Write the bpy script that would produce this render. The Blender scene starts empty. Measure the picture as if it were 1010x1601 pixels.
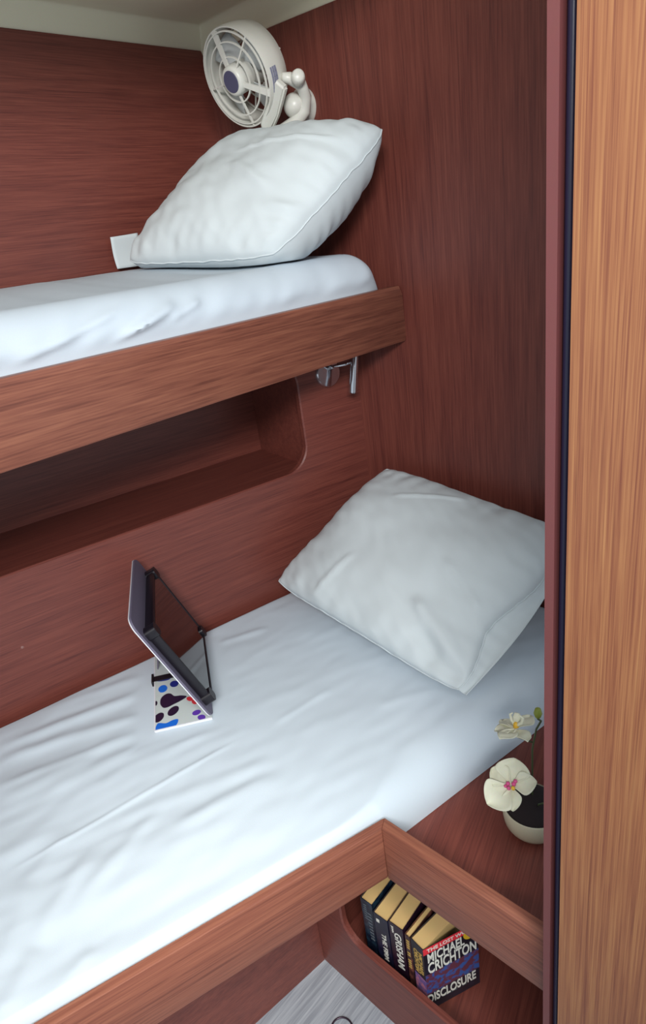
import bpy, bmesh, math, random
from mathutils import Vector, Matrix, noise
from math import sin, cos, pi, sqrt, radians, atan2

SC = bpy.context.scene
COL = SC.collection

# ------------------------------------------------------------------ camera
cd = bpy.data.cameras.new('camera'); cam = bpy.data.objects.new('camera', cd); COL.objects.link(cam)
cam.matrix_world = Matrix(((0.681149, 0.369628, -0.631989, 0.0),
                           (-0.720450, 0.184722, -0.668453, 0.0),
                           (-0.130337, 0.910633, 0.392122, 1.36),
                           (0, 0, 0, 1)))
cd.sensor_fit = 'VERTICAL'; cd.sensor_height = 36.0; cd.sensor_width = 36.0
cd.lens = 978.86 / 1601 * 36.0
cd.clip_start = 0.02; cd.clip_end = 50
SC.camera = cam

# ------------------------------------------------------------------ light
w = bpy.data.worlds.new('world'); SC.world = w; w.use_nodes = True
bg = w.node_tree.nodes['Background']
bg.inputs[0].default_value = (0.80, 0.91, 1.0, 1); bg.inputs[1].default_value = 0.68

def area(name, loc, target, sx, sy, power, color, spread=180):
    l = bpy.data.lights.new(name, 'AREA'); l.shape = 'RECTANGLE'; l.size = sx; l.size_y = sy
    l.energy = power; l.color = color; l.spread = radians(spread)
    o = bpy.data.objects.new(name, l); COL.objects.link(o); o.location = loc
    o.rotation_euler = (Vector(target) - Vector(loc)).to_track_quat('-Z', 'Y').to_euler()
    return o
area('deck_hatch_light', (-0.20, -0.50, 2.25), (0.18, 0.50, 0.57), 0.36, 0.36, 1.2, (1.0, 1.0, 0.93), 32)
area('doorway_light', (-0.75, -0.70, 2.00), (0.7, 1.05, 1.50), 0.8, 0.3, 23, (1.0, 0.98, 0.96), 120)

vs = SC.view_settings
vs.view_transform = 'Standard'; vs.look = 'None'; vs.exposure = 0.0; vs.gamma = 1.0; vs.use_curve_mapping = False

# ------------------------------------------------------------------ materials
def lin(c):
    def f(v):
        v /= 255.0
        return v / 12.92 if v <= 0.04045 else ((v + 0.055) / 1.055) ** 2.4
    return (f(c[0]), f(c[1]), f(c[2]), 1)

def new_mat(name):
    m = bpy.data.materials.new(name); m.use_nodes = True
    nt = m.node_tree; b = nt.nodes['Principled BSDF']
    return m, nt, b

def plain(name, rgb, rough=0.5, metal=0.0, coat=0.0, spec=0.5, bump=0.0, bscale=300.0, transl=0.0):
    m, nt, b = new_mat(name)
    b.inputs['Base Color'].default_value = lin(rgb)
    b.inputs['Roughness'].default_value = rough
    b.inputs['Metallic'].default_value = metal
    b.inputs['Coat Weight'].default_value = coat
    b.inputs['Specular IOR Level'].default_value = spec
    tc = nt.nodes.new('ShaderNodeTexCoord')
    n = nt.nodes.new('ShaderNodeTexNoise'); n.inputs['Scale'].default_value = bscale
    n.inputs['Detail'].default_value = 3
    nt.links.new(tc.outputs['Object'], n.inputs['Vector'])
    mx = nt.nodes.new('ShaderNodeMix'); mx.data_type = 'RGBA'; mx.blend_type = 'MULTIPLY'
    mx.inputs[0].default_value = 0.10
    mx.inputs[6].default_value = lin(rgb)
    nt.links.new(n.outputs['Color'], mx.inputs[7])
    nt.links.new(mx.outputs[2], b.inputs['Base Color'])
    if bump:
        bp = nt.nodes.new('ShaderNodeBump'); bp.inputs['Strength'].default_value = bump
        bp.inputs['Distance'].default_value = 0.0006
        nt.links.new(n.outputs['Fac'], bp.inputs['Height'])
        nt.links.new(bp.outputs['Normal'], b.inputs['Normal'])
    return m

def wood(name, c_dark, c_mid, c_light, axis='X', turn=0.0, fine=420.0, rough=0.42, pores=0.5, seed=0.0):
    """veneer with grain along the given axis (turned about Z by turn radians)"""
    m, nt, b = new_mat(name); N = nt.nodes; L = nt.links
    tc = N.new('ShaderNodeTexCoord')
    vr = N.new('ShaderNodeVectorRotate'); vr.rotation_type = 'Z_AXIS'; vr.inputs['Angle'].default_value = -turn
    L.new(tc.outputs['Object'], vr.inputs['Vector'])
    def noi(across, along, detail, off, rgh=0.6):
        mp = N.new('ShaderNodeMapping')
        s = {'X': (along, across, across), 'Y': (across, along, across), 'Z': (across, across, along)}[axis]
        mp.inputs['Scale'].default_value = s; mp.inputs['Location'].default_value = (off + seed, off * 1.7 + seed, off * .6)
        L.new(vr.outputs[0], mp.inputs['Vector'])
        n = N.new('ShaderNodeTexNoise'); n.inputs['Scale'].default_value = 1.0
        n.inputs['Detail'].default_value = detail; n.inputs['Roughness'].default_value = rgh
        L.new(mp.outputs[0], n.inputs['Vector']); return n
    n1 = noi(fine * .16, 2.2, 5, 3.1); n2 = noi(fine, 9.0, 3, 7.7); n3 = noi(fine * .45, 5.0, 4, 13.3, .7)
    a = N.new('ShaderNodeMath'); a.operation = 'MULTIPLY_ADD'; a.inputs[1].default_value = 0.40
    L.new(n1.outputs['Fac'], a.inputs[0])
    a2 = N.new('ShaderNodeMath'); a2.operation = 'MULTIPLY'; a2.inputs[1].default_value = 0.60
    L.new(n2.outputs['Fac'], a2.inputs[0]); L.new(a2.outputs[0], a.inputs[2])
    r = N.new('ShaderNodeValToRGB'); cr = r.color_ramp
    cr.elements[0].position = 0.34; cr.elements[0].color = lin(c_dark)
    cr.elements[1].position = 0.66; cr.elements[1].color = lin(c_light)
    e = cr.elements.new(0.5); e.color = lin(c_mid)
    L.new(a.outputs[0], r.inputs[0])
    pr = N.new('ShaderNodeValToRGB'); pr.color_ramp.elements[0].position = 0.30; pr.color_ramp.elements[0].color = (0.55, 0.50, 0.52, 1)
    pr.color_ramp.elements[1].position = 0.43; pr.color_ramp.elements[1].color = (1, 1, 1, 1)
    L.new(n3.outputs['Fac'], pr.inputs[0])
    mx = N.new('ShaderNodeMix'); mx.data_type = 'RGBA'; mx.blend_type = 'MULTIPLY'; mx.inputs[0].default_value = pores
    L.new(r.outputs[0], mx.inputs[6]); L.new(pr.outputs[0], mx.inputs[7])
    L.new(mx.outputs[2], b.inputs['Base Color'])
    b.inputs['Roughness'].default_value = rough
    bp = N.new('ShaderNodeBump'); bp.inputs['Strength'].default_value = 0.12; bp.inputs['Distance'].default_value = 0.0004
    L.new(n3.outputs['Fac'], bp.inputs['Height']); L.new(bp.outputs['Normal'], b.inputs['Normal'])
    return m

DK, MD, LT = (93, 45, 40), (114, 59, 50), (130, 71, 59)
W_hor = wood('teak_veneer_horizontal', DK, MD, LT, 'X')
W_ver = wood('teak_veneer_vertical', DK, MD, LT, 'Z', fine=330, pores=.35)
W_low = wood('teak_veneer_hull_panel', DK, MD, LT, 'X', turn=-0.198)
W_brd = wood('teak_board', (104, 59, 48), (137, 83, 66), (156, 100, 78), 'X', fine=300, pores=.6)
W_lbd = wood('teak_lower_board', (104, 59, 48), (137, 83, 66), (156, 100, 78), 'X', turn=-0.311, fine=380, pores=.5, seed=4)
W_ral = wood('teak_rail', (104, 59, 48), (137, 83, 66), (156, 100, 78), 'Y', fine=380, pores=.5, seed=9)
W_shf = wood('teak_shelf_top', DK, MD, LT, 'X', turn=0.25, fine=380, seed=2)
W_cab = wood('teak_cabinet_face', DK, MD, LT, 'Y', fine=420, seed=5)
W_bas = wood('teak_base_panel', DK, MD, LT, 'X', fine=420, seed=6)
W_pan = wood('golden_teak_panel', (108, 58, 44), (142, 92, 62), (164, 117, 77), 'Z', fine=900, rough=.38, pores=.45, seed=1)
W_flo = wood('pale_laminate_floor', (124, 129, 138), (154, 160, 169), (178, 184, 192), 'X', fine=260, rough=.5, pores=.35, seed=3)
M_trim = plain('red_wood_lipping', (110, 62, 62), .4)
M_groove = plain('dark_rebate', (34, 16, 22), .6)
M_rubber = plain('blue_black_rubber', (40, 38, 66), .35)
M_ceil = plain('cream_headliner', (236, 230, 204), .7, bump=.1, bscale=500)
M_sheet = plain('white_cotton_sheet', (208, 220, 230), .85, bump=.25, bscale=900, spec=.2)
M_pillow = plain('white_pillowcase', (210, 219, 222), .85, bump=.25, bscale=900, spec=.2)
M_fan = plain('white_fan_plastic', (214, 214, 206), .35)
M_fanbl = plain('pale_fan_blade_plastic', (196, 200, 200), .4)
M_hub = plain('grey_blue_hub_disc', (78, 78, 104), .45)
M_chrome = plain('chrome', (215, 215, 220), .12, metal=1.0)
M_pot = plain('cream_ceramic', (206, 200, 174), .4)
M_soil = plain('dark_soil', (34, 24, 26), .9, bump=1, bscale=200)
M_stem = plain('green_stem', (70, 84, 50), .6)
M_bud = plain('green_bud', (140, 150, 56), .5)
M_petal = plain('cream_petal', (232, 232, 208), .6)
M_pink = plain('pink_orchid_lip', (226, 92, 150), .5)
M_yel = plain('yellow_orchid_centre', (240, 190, 60), .5)
M_page = plain('yellowed_pages', (226, 190, 128), .85, bscale=60)
M_black = plain('black_plastic', (20, 15, 24), .4)
M_case = plain('grey_case_lining', (104, 98, 118), .6)
M_edge = plain('white_case_edge', (230, 230, 235), .5)
M_screen = plain('black_glass_screen', (14, 10, 14), .08, coat=.6)
M_ring = plain('dark_ring', (70, 56, 70), .3, metal=.6)
M_white = plain('white_ink', (226, 224, 214), .5)
M_gold = plain('gold_ink', (206, 170, 90), .45)
M_dim = plain('dim_grey_ink', (92, 100, 108), .5)
M_red = plain('red_band', (226, 52, 64), .45)
M_badge = plain('yellow_badge', (214, 172, 40), .45)
M_dark = plain('dark_ink', (40, 30, 30), .5)
M_ledb = plain('grey_vent_print', (128, 130, 152), .5)

def cover_mat(name, base, blot, scale=60, lo=.5, hi=.62):
    m, nt, b = new_mat(name); N = nt.nodes; L = nt.links
    tc = N.new('ShaderNodeTexCoord'); n = N.new('ShaderNodeTexNoise'); n.inputs['Scale'].default_value = scale; n.inputs['Detail'].default_value = 5
    L.new(tc.outputs['Object'], n.inputs['Vector'])
    r = N.new('ShaderNodeValToRGB'); r.color_ramp.elements[0].position = lo; r.color_ramp.elements[0].color = lin(base)
    r.color_ramp.elements[1].position = hi; r.color_ramp.elements[1].color = lin(blot)
    L.new(n.outputs['Fac'], r.inputs[0]); L.new(r.outputs[0], b.inputs['Base Color'])
    b.inputs['Roughness'].default_value = .35
    return m
C_teal = cover_mat('dark_teal_cover', (18, 26, 44), (36, 58, 74))
C_navy = cover_mat('navy_cover', (22, 22, 42), (30, 32, 58))
C_maroon = cover_mat('black_maroon_cover', (36, 18, 34), (48, 26, 44))
C_brown = cover_mat('brown_cover', (60, 34, 34), (120, 70, 60))
C_black = cover_mat('black_cover', (20, 20, 32), (30, 30, 48))
C_city = cover_mat('city_night_picture', (50, 84, 150), (96, 48, 66), 95, .42, .52)
C_pinkpic = cover_mat('pink_picture', (110, 90, 150), (190, 120, 140), 90, .45, .6)

# ------------------------------------------------------------------ helpers
def setp(o, label=None, cat=None, group=None, kind=None):
    if label: o['label'] = label
    if cat: o['category'] = cat
    if group: o['group'] = group
    if kind: o['kind'] = kind
    return o

def link(name, bm, mats, parent=None, smooth=False, angle=None):
    me = bpy.data.meshes.new(name)
    bmesh.ops.recalc_face_normals(bm, faces=bm.faces[:])
    if parent is not None:
        bm.transform(Matrix.Translation(-Vector(parent_world(parent))))
    bm.to_mesh(me); bm.free()
    for m in (mats if isinstance(mats, (list, tuple)) else [mats]): me.materials.append(m)
    if smooth:
        for p in me.polygons: p.use_smooth = True
        if angle: me.set_sharp_from_angle(angle=radians(angle))
    o = bpy.data.objects.new(name, me); COL.objects.link(o)
    if parent is not None: o.parent = parent
    return o

def parent_world(p):
    v = Vector(p.location); q = p.parent
    while q is not None:
        v = v + Vector(q.location); q = q.parent
    return v

def thing(name, loc, label, cat, group=None):
    o = bpy.data.objects.new(name, None); COL.objects.link(o); o.location = loc; o.empty_display_size = .05
    return setp(o, label, cat, group)

def BM(): return bmesh.new()

def add_box(bm, lo, hi, bev=0.0, mat=0, M=None, seg=2):
    vs_ = [(x, y, z) for x in (lo[0], hi[0]) for y in (lo[1], hi[1]) for z in (lo[2], hi[2])]
    v = [bm.verts.new(p) for p in vs_]
    F = [(0, 1, 3, 2), (4, 6, 7, 5), (0, 4, 5, 1), (2, 3, 7, 6), (0, 2, 6, 4), (1, 5, 7, 3)]
    fs = [bm.faces.new([v[i] for i in f]) for f in F]
    for f in fs: f.material_index = mat
    geo = v
    if bev:
        es = list({e for f in fs for e in f.edges})
        r = bmesh.ops.bevel(bm, geom=es, offset=bev, segments=seg, affect='EDGES', profile=.5)
        geo = list({x for f in r['faces'] for x in f.verts} | {x for x in v if x.is_valid})
        for f in r['faces']: f.material_index = mat
    if M is not None:
        bmesh.ops.transform(bm, matrix=M, verts=geo)
    return geo

def add_prism(bm, poly, z0, z1, mat=0, bev=0.0, M=None):
    """poly: list of (x,y); extruded z0..z1"""
    a = [bm.verts.new((p[0], p[1], z0)) for p in poly]; b = [bm.verts.new((p[0], p[1], z1)) for p in poly]
    n = len(poly); fs = [bm.faces.new(a[::-1]), bm.faces.new(b)]
    for i in range(n): fs.append(bm.faces.new([a[i], a[(i + 1) % n], b[(i + 1) % n], b[i]]))
    for f in fs: f.material_index = mat
    geo = a + b
    if bev:
        es = list({e for f in fs for e in f.edges})
        r = bmesh.ops.bevel(bm, geom=es, offset=bev, segments=2, affect='EDGES', profile=.5)
        geo = list({x for f in r['faces'] for x in f.verts} | {x for x in geo if x.is_valid})
    if M is not None: bmesh.ops.transform(bm, matrix=M, verts=geo)
    return geo

def add_tube(bm, pts, rad, seg=12, mat=0, cap=True, flat=1.0, closed=False):
    pts = [Vector(p) for p in pts]; n = len(pts)
    rads = rad if isinstance(rad, (list, tuple)) else [rad] * n
    rings = []; up = None
    for i, p in enumerate(pts):
        if closed: t = (pts[(i + 1) % n] - pts[i - 1])
        else: t = pts[min(i + 1, n - 1)] - pts[max(i - 1, 0)]
        t.normalize()
        if up is None:
            up = Vector((0, 0, 1)) if abs(t.z) < .9 else Vector((1, 0, 0))
        s = t.cross(up).normalized(); up = s.cross(t).normalized()
        rings.append([bm.verts.new(p + (s * cos(a) + up * sin(a) * flat) * rads[i]) for a in [2 * pi * k / seg for k in range(seg)]])
    m = n if closed else n - 1
    for i in range(m):
        A = rings[i]; B = rings[(i + 1) % n]
        for k in range(seg):
            f = bm.faces.new([A[k], A[(k + 1) % seg], B[(k + 1) % seg], B[k]]); f.material_index = mat
    if cap and not closed:
        bm.faces.new(rings[0][::-1]).material_index = mat; bm.faces.new(rings[-1]).material_index = mat

def add_lathe(bm, prof, M=None, seg=48, mat=0, closed=False):
    """prof: list of (r,z) revolved about Z"""
    rings = []; allv = []
    for r, z in prof:
        if r < 1e-6:
            v = bm.verts.new((0, 0, z)); rings.append([v]); allv.append(v)
        else:
            R_ = [bm.verts.new((r * cos(2 * pi * k / seg), r * sin(2 * pi * k / seg), z)) for k in range(seg)]
            rings.append(R_); allv += R_
    m = len(rings) if closed else len(rings) - 1
    for i in range(m):
        A = rings[i]; B = rings[(i + 1) % len(rings)]
        for k in range(seg):
            k2 = (k + 1) % seg
            if len(A) == 1 and len(B) == 1: continue
            if len(A) == 1: f = bm.faces.new([A[0], B[k2], B[k]])
            elif len(B) == 1: f = bm.faces.new([A[k], A[k2], B[0]])
            else: f = bm.faces.new([A[k], A[k2], B[k2], B[k]])
            f.material_index = mat
    if M is not None: bmesh.ops.transform(bm, matrix=M, verts=allv)
    return allv

def grid_surface(bm, fn, nu, nv, mat=0, flip=False):
    V = [[bm.verts.new(fn(i / nu, j / nv)) for j in range(nv + 1)] for i in range(nu + 1)]
    for i in range(nu):
        for j in range(nv):
            q = [V[i][j], V[i + 1][j], V[i + 1][j + 1], V[i][j + 1]]
            if flip: q.reverse()
            bm.faces.new(q).material_index = mat
    return V

def frame_mat(origin, xa, ya, za):
    return Matrix(((xa[0], ya[0], za[0], origin[0]), (xa[1], ya[1], za[1], origin[1]), (xa[2], ya[2], za[2], origin[2]), (0, 0, 0, 1)))

def smooth01(t):
    t = max(0.0, min(1.0, t)); return t * t * (3 - 2 * t)

def round_hole_poly(x0, x1, y0, y1, r, n=10):
    pts = []
    for cx, cy, a0 in ((x1 - r, y1 - r, 0), (x0 + r, y1 - r, 90), (x0 + r, y0 + r, 180), (x1 - r, y0 + r, 270)):
        for k in range(n + 1):
            a = radians(a0 + 90 * k / n); pts.append((cx + r * cos(a), cy + r * sin(a)))
    return pts

def panel_with_hole(bm, X0, X1, Y0, Y1, hole, z0, z1, M, mat=0, bev=0.004):
    """flat panel in XY with a rounded hole, thickness z0..z1 (z1 = front)"""
    n = len(hole); big = []
    for i, p in enumerate(hole):
        a = Vector(hole[(i + 1) % n]) - Vector(hole[i - 1]); nn = Vector((a.y, -a.x)).normalized()
        big.append((p[0] + nn.x * bev, p[1] + nn.y * bev))
    rect = [(X0, Y0), (X1, Y0), (X1, Y1), (X0, Y1)]
    allv = []
    def ring(pts, z):
        v = [bm.verts.new((p[0], p[1], z)) for p in pts]; allv.extend(v); return v
    def fill(o, h):
        es = []
        for L in (o, h):
            for i in range(len(L)):
                e = bm.edges.get((L[i], L[(i + 1) % len(L)])) or bm.edges.new((L[i], L[(i + 1) % len(L)])); es.append(e)
        bmesh.ops.triangle_fill(bm, use_beauty=True, use_dissolve=False, edges=es)
    def band(A, B):
        m = len(A)
        for i in range(m):
            j = (i + 1) % m; bm.faces.new([A[i], A[j], B[j], B[i]]).material_index = mat
    of = ring(rect, z1); hf = ring(big, z1); hm = ring(hole, z1 - bev); hb = ring(hole, z0); ob = ring(rect, z0)
    band(hf, hm); band(hm, hb); band(of, ob); fill(of, hf); fill(ob, hb)
    bmesh.ops.transform(bm, matrix=M, verts=allv)

def text_mesh(name, body, mat, parent, origin, xdir, ydir, width, height, extrude=0.0002, shear=0.0, bold=0.0, zoff=0.0004):
    """lettering of a given width and height; origin = lower left corner"""
    cu = bpy.data.curves.new(name, 'FONT'); cu.body = body; cu.extrude = extrude / 1.0; cu.shear = shear; cu.offset = bold
    cu.resolution_u = 3
    tmp = bpy.data.objects.new('tmp', cu); COL.objects.link(tmp)
    dg = bpy.context.evaluated_depsgraph_get()
    me = bpy.data.meshes.new_from_object(tmp.evaluated_get(dg))
    COL.objects.unlink(tmp); bpy.data.objects.remove(tmp)
    xs = [v.co.x for v in me.vertices]; ys = [v.co.y for v in me.vertices]
    x0, x1, y0, y1 = min(xs), max(xs), min(ys), max(ys)
    X = Vector(xdir).normalized(); Y = Vector(ydir).normalized(); Zd = X.cross(Y).normalized()
    pw = parent_world(parent); O = Vector(origin) + Zd * zoff
    for v in me.vertices:
        u = (v.co.x - x0) / (x1 - x0) * width; t = (v.co.y - y0) / (y1 - y0) * height
        v.co = O + X * u + Y * t + Zd * v.co.z - pw
    me.materials.append(mat); me.name = name
    o = bpy.data.objects.new(name, me); COL.objects.link(o); o.parent = parent
    return o

# ================================================================== SETTING
# hull side panel of the lower berth (turned 11.4 degrees) carries the recessed niche
LA = Vector((0.191, 1.217, 0)); LD = Vector((0.980, -0.197, 0)).normalized(); LN = Vector((-LD.y, LD.x, 0))   # LN points outboard
def lowwall_y(x): return LA.y + LD.y / LD.x * (x - LA.x)

s = BM(); add_box(s, (-1.3, -1.0, -0.03), (1.3, 1.5, 0.0)); setp(link('floor', s, W_flo), kind='structure')

s = BM(); add_box(s, (-1.3, 1.40, 1.10), (1.19, 1.44, 1.90)); setp(link('wall_left', s, W_hor), kind='structure')
s = BM(); add_box(s, (1.15, 0.10, 0.0), (1.19, 1.44, 1.90)); setp(link('wall_back', s, W_ver), kind='structure')

# lower hull panel: local x along LD from LA, local y = up
s = BM()
Mlow = frame_mat(LA, LD, Vector((0, 0, 1)), -LN)      # local z = towards the cabin
x_end = (1.15 - LA.x) / LD.x
hole = round_hole_poly(-1.05, (0.978 - LA.x) / LD.x, 0.867, 1.130, 0.062)
panel_with_hole(s, -1.35, x_end, 0.0, 1.137, hole, -0.016, 0.0, Mlow, bev=0.003)
wl = setp(link('wall_left_lower', s, W_low, smooth=True, angle=35), kind='structure')
s = BM(); add_lathe(s, [(0, .0008), (.0028, .0006), (.003, 0), (0, 0)], frame_mat((.277, lowwall_y(.277), .712), LD, (0, 0, 1), -LN), 16)  # scuff mark on the hull panel, added as a tiny pale disc
link('wall_scuff', s, plain('pale_scuff', (150, 110, 104), .6), wl, smooth=True)
s = BM()   # recess behind the opening: tray open towards the cabin
hx1 = (0.978 - LA.x) / LD.x + .012
D = 0.26
for lo, hi in (((-1.3, 0.850, -D - .01), (hx1 + .01, 1.138, -D)), ((-1.3, 0.850, -D), (hx1 + .01, 0.862, -.016)),
               ((-1.3, 1.131, -D), (hx1 + .01, 1.138, -.016)), ((hx1, .862, -D), (hx1 + .01, 1.131, -.016))):
    add_box(s, lo, hi, M=Mlow)
setp(link('trim_1', s, W_low), kind='structure')

# ceiling with a rounded drop towards the walls
s = BM()
def ceil_fn(u, v):
    def dense(t, a, b, r):   # finer samples near b
        return a + (b - a) * (1 - (1 - t) ** 2.2)
    x = dense(u, -1.3, 1.15, .04); y = dense(v, 0.60, 1.40, .04)
    dy = 1.40 - y; dx = 1.15 - x
    base = 1.852 - 0.030 * smooth01((1.40 - y) / 0.9) - 0.0
    dropy = 0.042 * (1 - smooth01(dy / 0.030)); dropx = 0.054 * (1 - smooth01(dx / 0.022))
    z = base - max(dropy, dropx)
    return (x, y, z)
grid_surface(s, ceil_fn, 90, 90)
add_box(s, (-1.3, 0.60, 1.90), (1.19, 1.44, 1.93))
add_box(s, (-1.3, 0.57, 1.82), (1.19, 0.60, 1.93))
setp(link('ceiling', s, M_ceil, smooth=True, angle=50), kind='structure')

# bulkhead beside the doorway: golden panel, dark rebate with rubber seal, red lipping
def lean(y, z): return y + 0.0052 * (z - 0.45)
def lean_box(bm, x0, x1, y0, y1, z0, z1, mat=0):
    P = [bm.verts.new((x, lean(y, z), z)) for x in (x0, x1) for y in (y0, y1) for z in (z0, z1)]
    for f in [(0, 1, 3, 2), (4, 6, 7, 5), (0, 4, 5, 1), (2, 3, 7, 6), (0, 2, 6, 4), (1, 5, 7, 3)]:
        bm.faces.new([P[i] for i in f]).material_index = mat
s = BM(); lean_box(s, .440, .470, .1965, .2045, 0, 1.9); setp(link('trim_2', s, M_trim), kind='structure')
s = BM(); lean_box(s, .452, .470, -.10, .1965, 0, 1.9); setp(link('trim_3', s, M_groove), kind='structure')
s = BM()
add_tube(s, [(.450, lean(.1925, z), z) for z in (0, .5, 1.0, 1.5, 1.9)], .0036, 10)
setp(link('trim_4', s, M_rubber, smooth=True), kind='structure')
s = BM(); lean_box(s, .432, .452, -.90, .1828, 0, 1.9); lean_box(s, .452, .470, -.90, -.10, 0, 1.9)
setp(link('wall_right', s, W_pan), kind='structure')
# ================================================================== UPPER BERTH
ub = thing('bunk_bed', (0.3, 1.1, 1.14), 'upper teak bunk with long side board, above the dark wall recess', 'bunk')
s = BM(); add_box(s, (-1.25, .889, 1.142), (1.149, 1.399, 1.162)); link('bed_base', s, W_hor, ub)
s = BM()
pr = [(-1.25, 1.137), (1.147, 1.137), (1.149, 1.150), (1.149, 1.235), (1.138, 1.2545), (-1.25, 1.2545)]
add_prism(s, pr, 0, .020, bev=.002, M=frame_mat((0, .889, 0), (1, 0, 0), (0, 0, 1), (0, -1, 0)))
link('side_board', s, W_brd, ub, smooth=True, angle=30)

# ================================================================== LOWER BERTH AND HEAD CABINET
BD = Vector((0.9518, -0.3068, 0)).normalized()             # direction of the lower side board
BN = Vector((-BD.y, BD.x, 0))                               # towards the mattress
BO = Vector((0.470, 0.4690, 0))                             # outer corner of board and rail
lb = thing('berth', (0.1, 0.7, 0), 'lower teak berth base with slanted side board meeting the head rail', 'bunk')
s = BM()
L_ = 1.55; t = .0175
inner = Vector((0.4885, 0.4785, 0))
q0 = BO - BD * L_; q1 = BO; q2 = inner; q3 = q0 + BN * t
add_prism(s, [(q0.x, q0.y), (q1.x, q1.y), (q2.x, q2.y), (q3.x, q3.y)], .455, .560, bev=.0015)
link('side_board', s, W_lbd, lb, smooth=True, angle=30)
s = BM()   # recessed base panel down to the floor
c0 = Vector((.4815, .6965, 0)); c1 = c0 + Vector((-.172, .025, 0)).normalized() * 1.6
nn = Vector((.0, .015, 0))
add_prism(s, [(c0.x, c0.y), (c1.x, c1.y), (c1.x, c1.y + .016), (c0.x + .01, c0.y + .016)], 0.0, .47)
link('base_panel', s, W_bas, lb)
s = BM()   # platform under the mattress
a0 = q3 + Vector((0, 0, 0))
add_prism(s, [(a0.x, a0.y), (inner.x, inner.y), (inner.x, lowwall_y(inner.x) - .004), (a0.x, lowwall_y(a0.x) - .004)], .475, .497)
link('bed_base', s, W_hor, lb)

cb = thing('cabinet', (.60, .4, 0), 'teak head-end cabinet with open book compartment under a raised rail', 'cabinet')
s = BM()
add_prism(s, [(.470, .10), (.487, .10), (.4885, .4785), (.470, .469)], .453, .560, bev=.0015)
link('rail', s, W_ral, cb, smooth=True, angle=30)
s = BM()
add_prism(s, [(.4875, .10), (1.149, .10), (1.149, lowwall_y(1.149) - .004), (.4885, lowwall_y(.4885) - .004)], .475, .499)
link('top_board', s, W_shf, cb)
s = BM()   # face frame with rounded opening, plane x = .482 ; local x -> -Y, y -> Z, front = -X
Mf = frame_mat((.482, .6965, 0), (0, -1, 0), (0, 0, 1), (-1, 0, 0))
hole = round_hole_poly(.080, .560, .156, .440, .045)
panel_with_hole(s, 0.0, .62, 0.0, .475, hole, -.012, 0.0, Mf, bev=.003)
link('face_frame', s, W_cab, cb, smooth=True, angle=35)
s = BM(); add_box(s, (.494, .10, .078), (.80, .69, .093)); link('shelf', s, W_shf, cb)
s = BM()
add_box(s, (.80, .10, 0), (.815, .69, .475)); link('back_panel', s, W_cab, cb)
s = BM(); add_box(s, (.494, .655, .093), (.80, .67, .475)); link('side_panel', s, W_bas, cb)

# ================================================================== MATTRESSES
def arc01(t):
    t = max(0.0, min(1.0, t)); return sqrt(max(0.0, 1 - (1 - t) ** 2))

def ridge(px, py, a, b, wid, hgt, taper=.25):
    ax, ay = a; bx, by = b; dx, dy = bx - ax, by - ay; L2 = dx * dx + dy * dy
    t = ((px - ax) * dx + (py - ay) * dy) / L2
    if t < -.05 or t > 1.05: return 0.0
    d = ((px - ax) * dy - (py - ay) * dx) / sqrt(L2)
    if abs(d) > 5 * wid: return 0.0
    e = smooth01((t + .05) / taper) * smooth01((1.05 - t) / taper)
    g = d / wid
    return hgt * e * math.exp(-g * g) * (1 - .5 * g)

LOWF = [(((0.080, 0.847), (0.449, 0.771)), .0030, .0028), (((0.149, 1.096), (0.391, 0.973)), .011, .008),
        (((0.162, 1.130), (0.422, 1.034)), .010, .007), (((0.159, 0.952), (0.459, 0.869)), .011, .006),
        (((0.015, 0.616), (0.103, 0.644)), .008, .006), (((-0.008, 0.654), (0.053, 0.706)), .010, .006),
        (((0.057, 0.714), (0.173, 0.778)), .010, .005), (((0.167, 0.564), (0.305, 0.534)), .006, .006),
        (((0.193, 0.558), (0.268, 0.545)), .005, .004), (((0.111, 0.715), (0.274, 0.758)), .010, .005),
        (((0.513, 0.748), (0.644, 0.726)), .006, .003), (((0.216, 0.796), (0.463, 0.677)), .011, .005),
        (((0.112, 0.995), (0.264, 0.950)), .012, .007), (((0.609, 1.042), (0.715, 0.989)), .008, .004),
        (((0.266, 0.710), (0.433, 0.660)), .010, .005), (((0.053, 0.789), (0.164, 0.844)), .010, .004),
        (((0.652, 0.622), (0.753, 0.566)), .008, .002), (((0.10, 1.04), (0.36, 0.935)), .009, .006),
        (((0.20, 0.90), (0.44, 0.83)), .010, .004), (((0.25, 1.17), (0.50, 1.06)), .010, .005),
        (((-0.1, 0.92), (0.16, 0.86)), .012, .006), (((0.0, 0.70), (0.09, 0.80)), .010, .005)]

def dense_list(a, b, n, ra, rb, na, nb):
    out = []
    if na:
        out += [a + ra * (1 - cos(pi / 2 * k / na)) for k in range(na)]
    aa = a + (ra if na else 0); bb = b - (rb if nb else 0)
    out += [aa + (bb - aa) * k / n for k in range(n + 1)]
    if nb:
        out += [b - rb * (1 - cos(pi / 2 * k / nb)) for k in range(nb - 1, -1, -1)]
    return out

def front_y(x):
    if x < inner.x: return inner.y + (BD.y / BD.x) * (x - inner.x) + .0005
    return inner.y - .001 - .197 / .980 * (x - inner.x)

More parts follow.
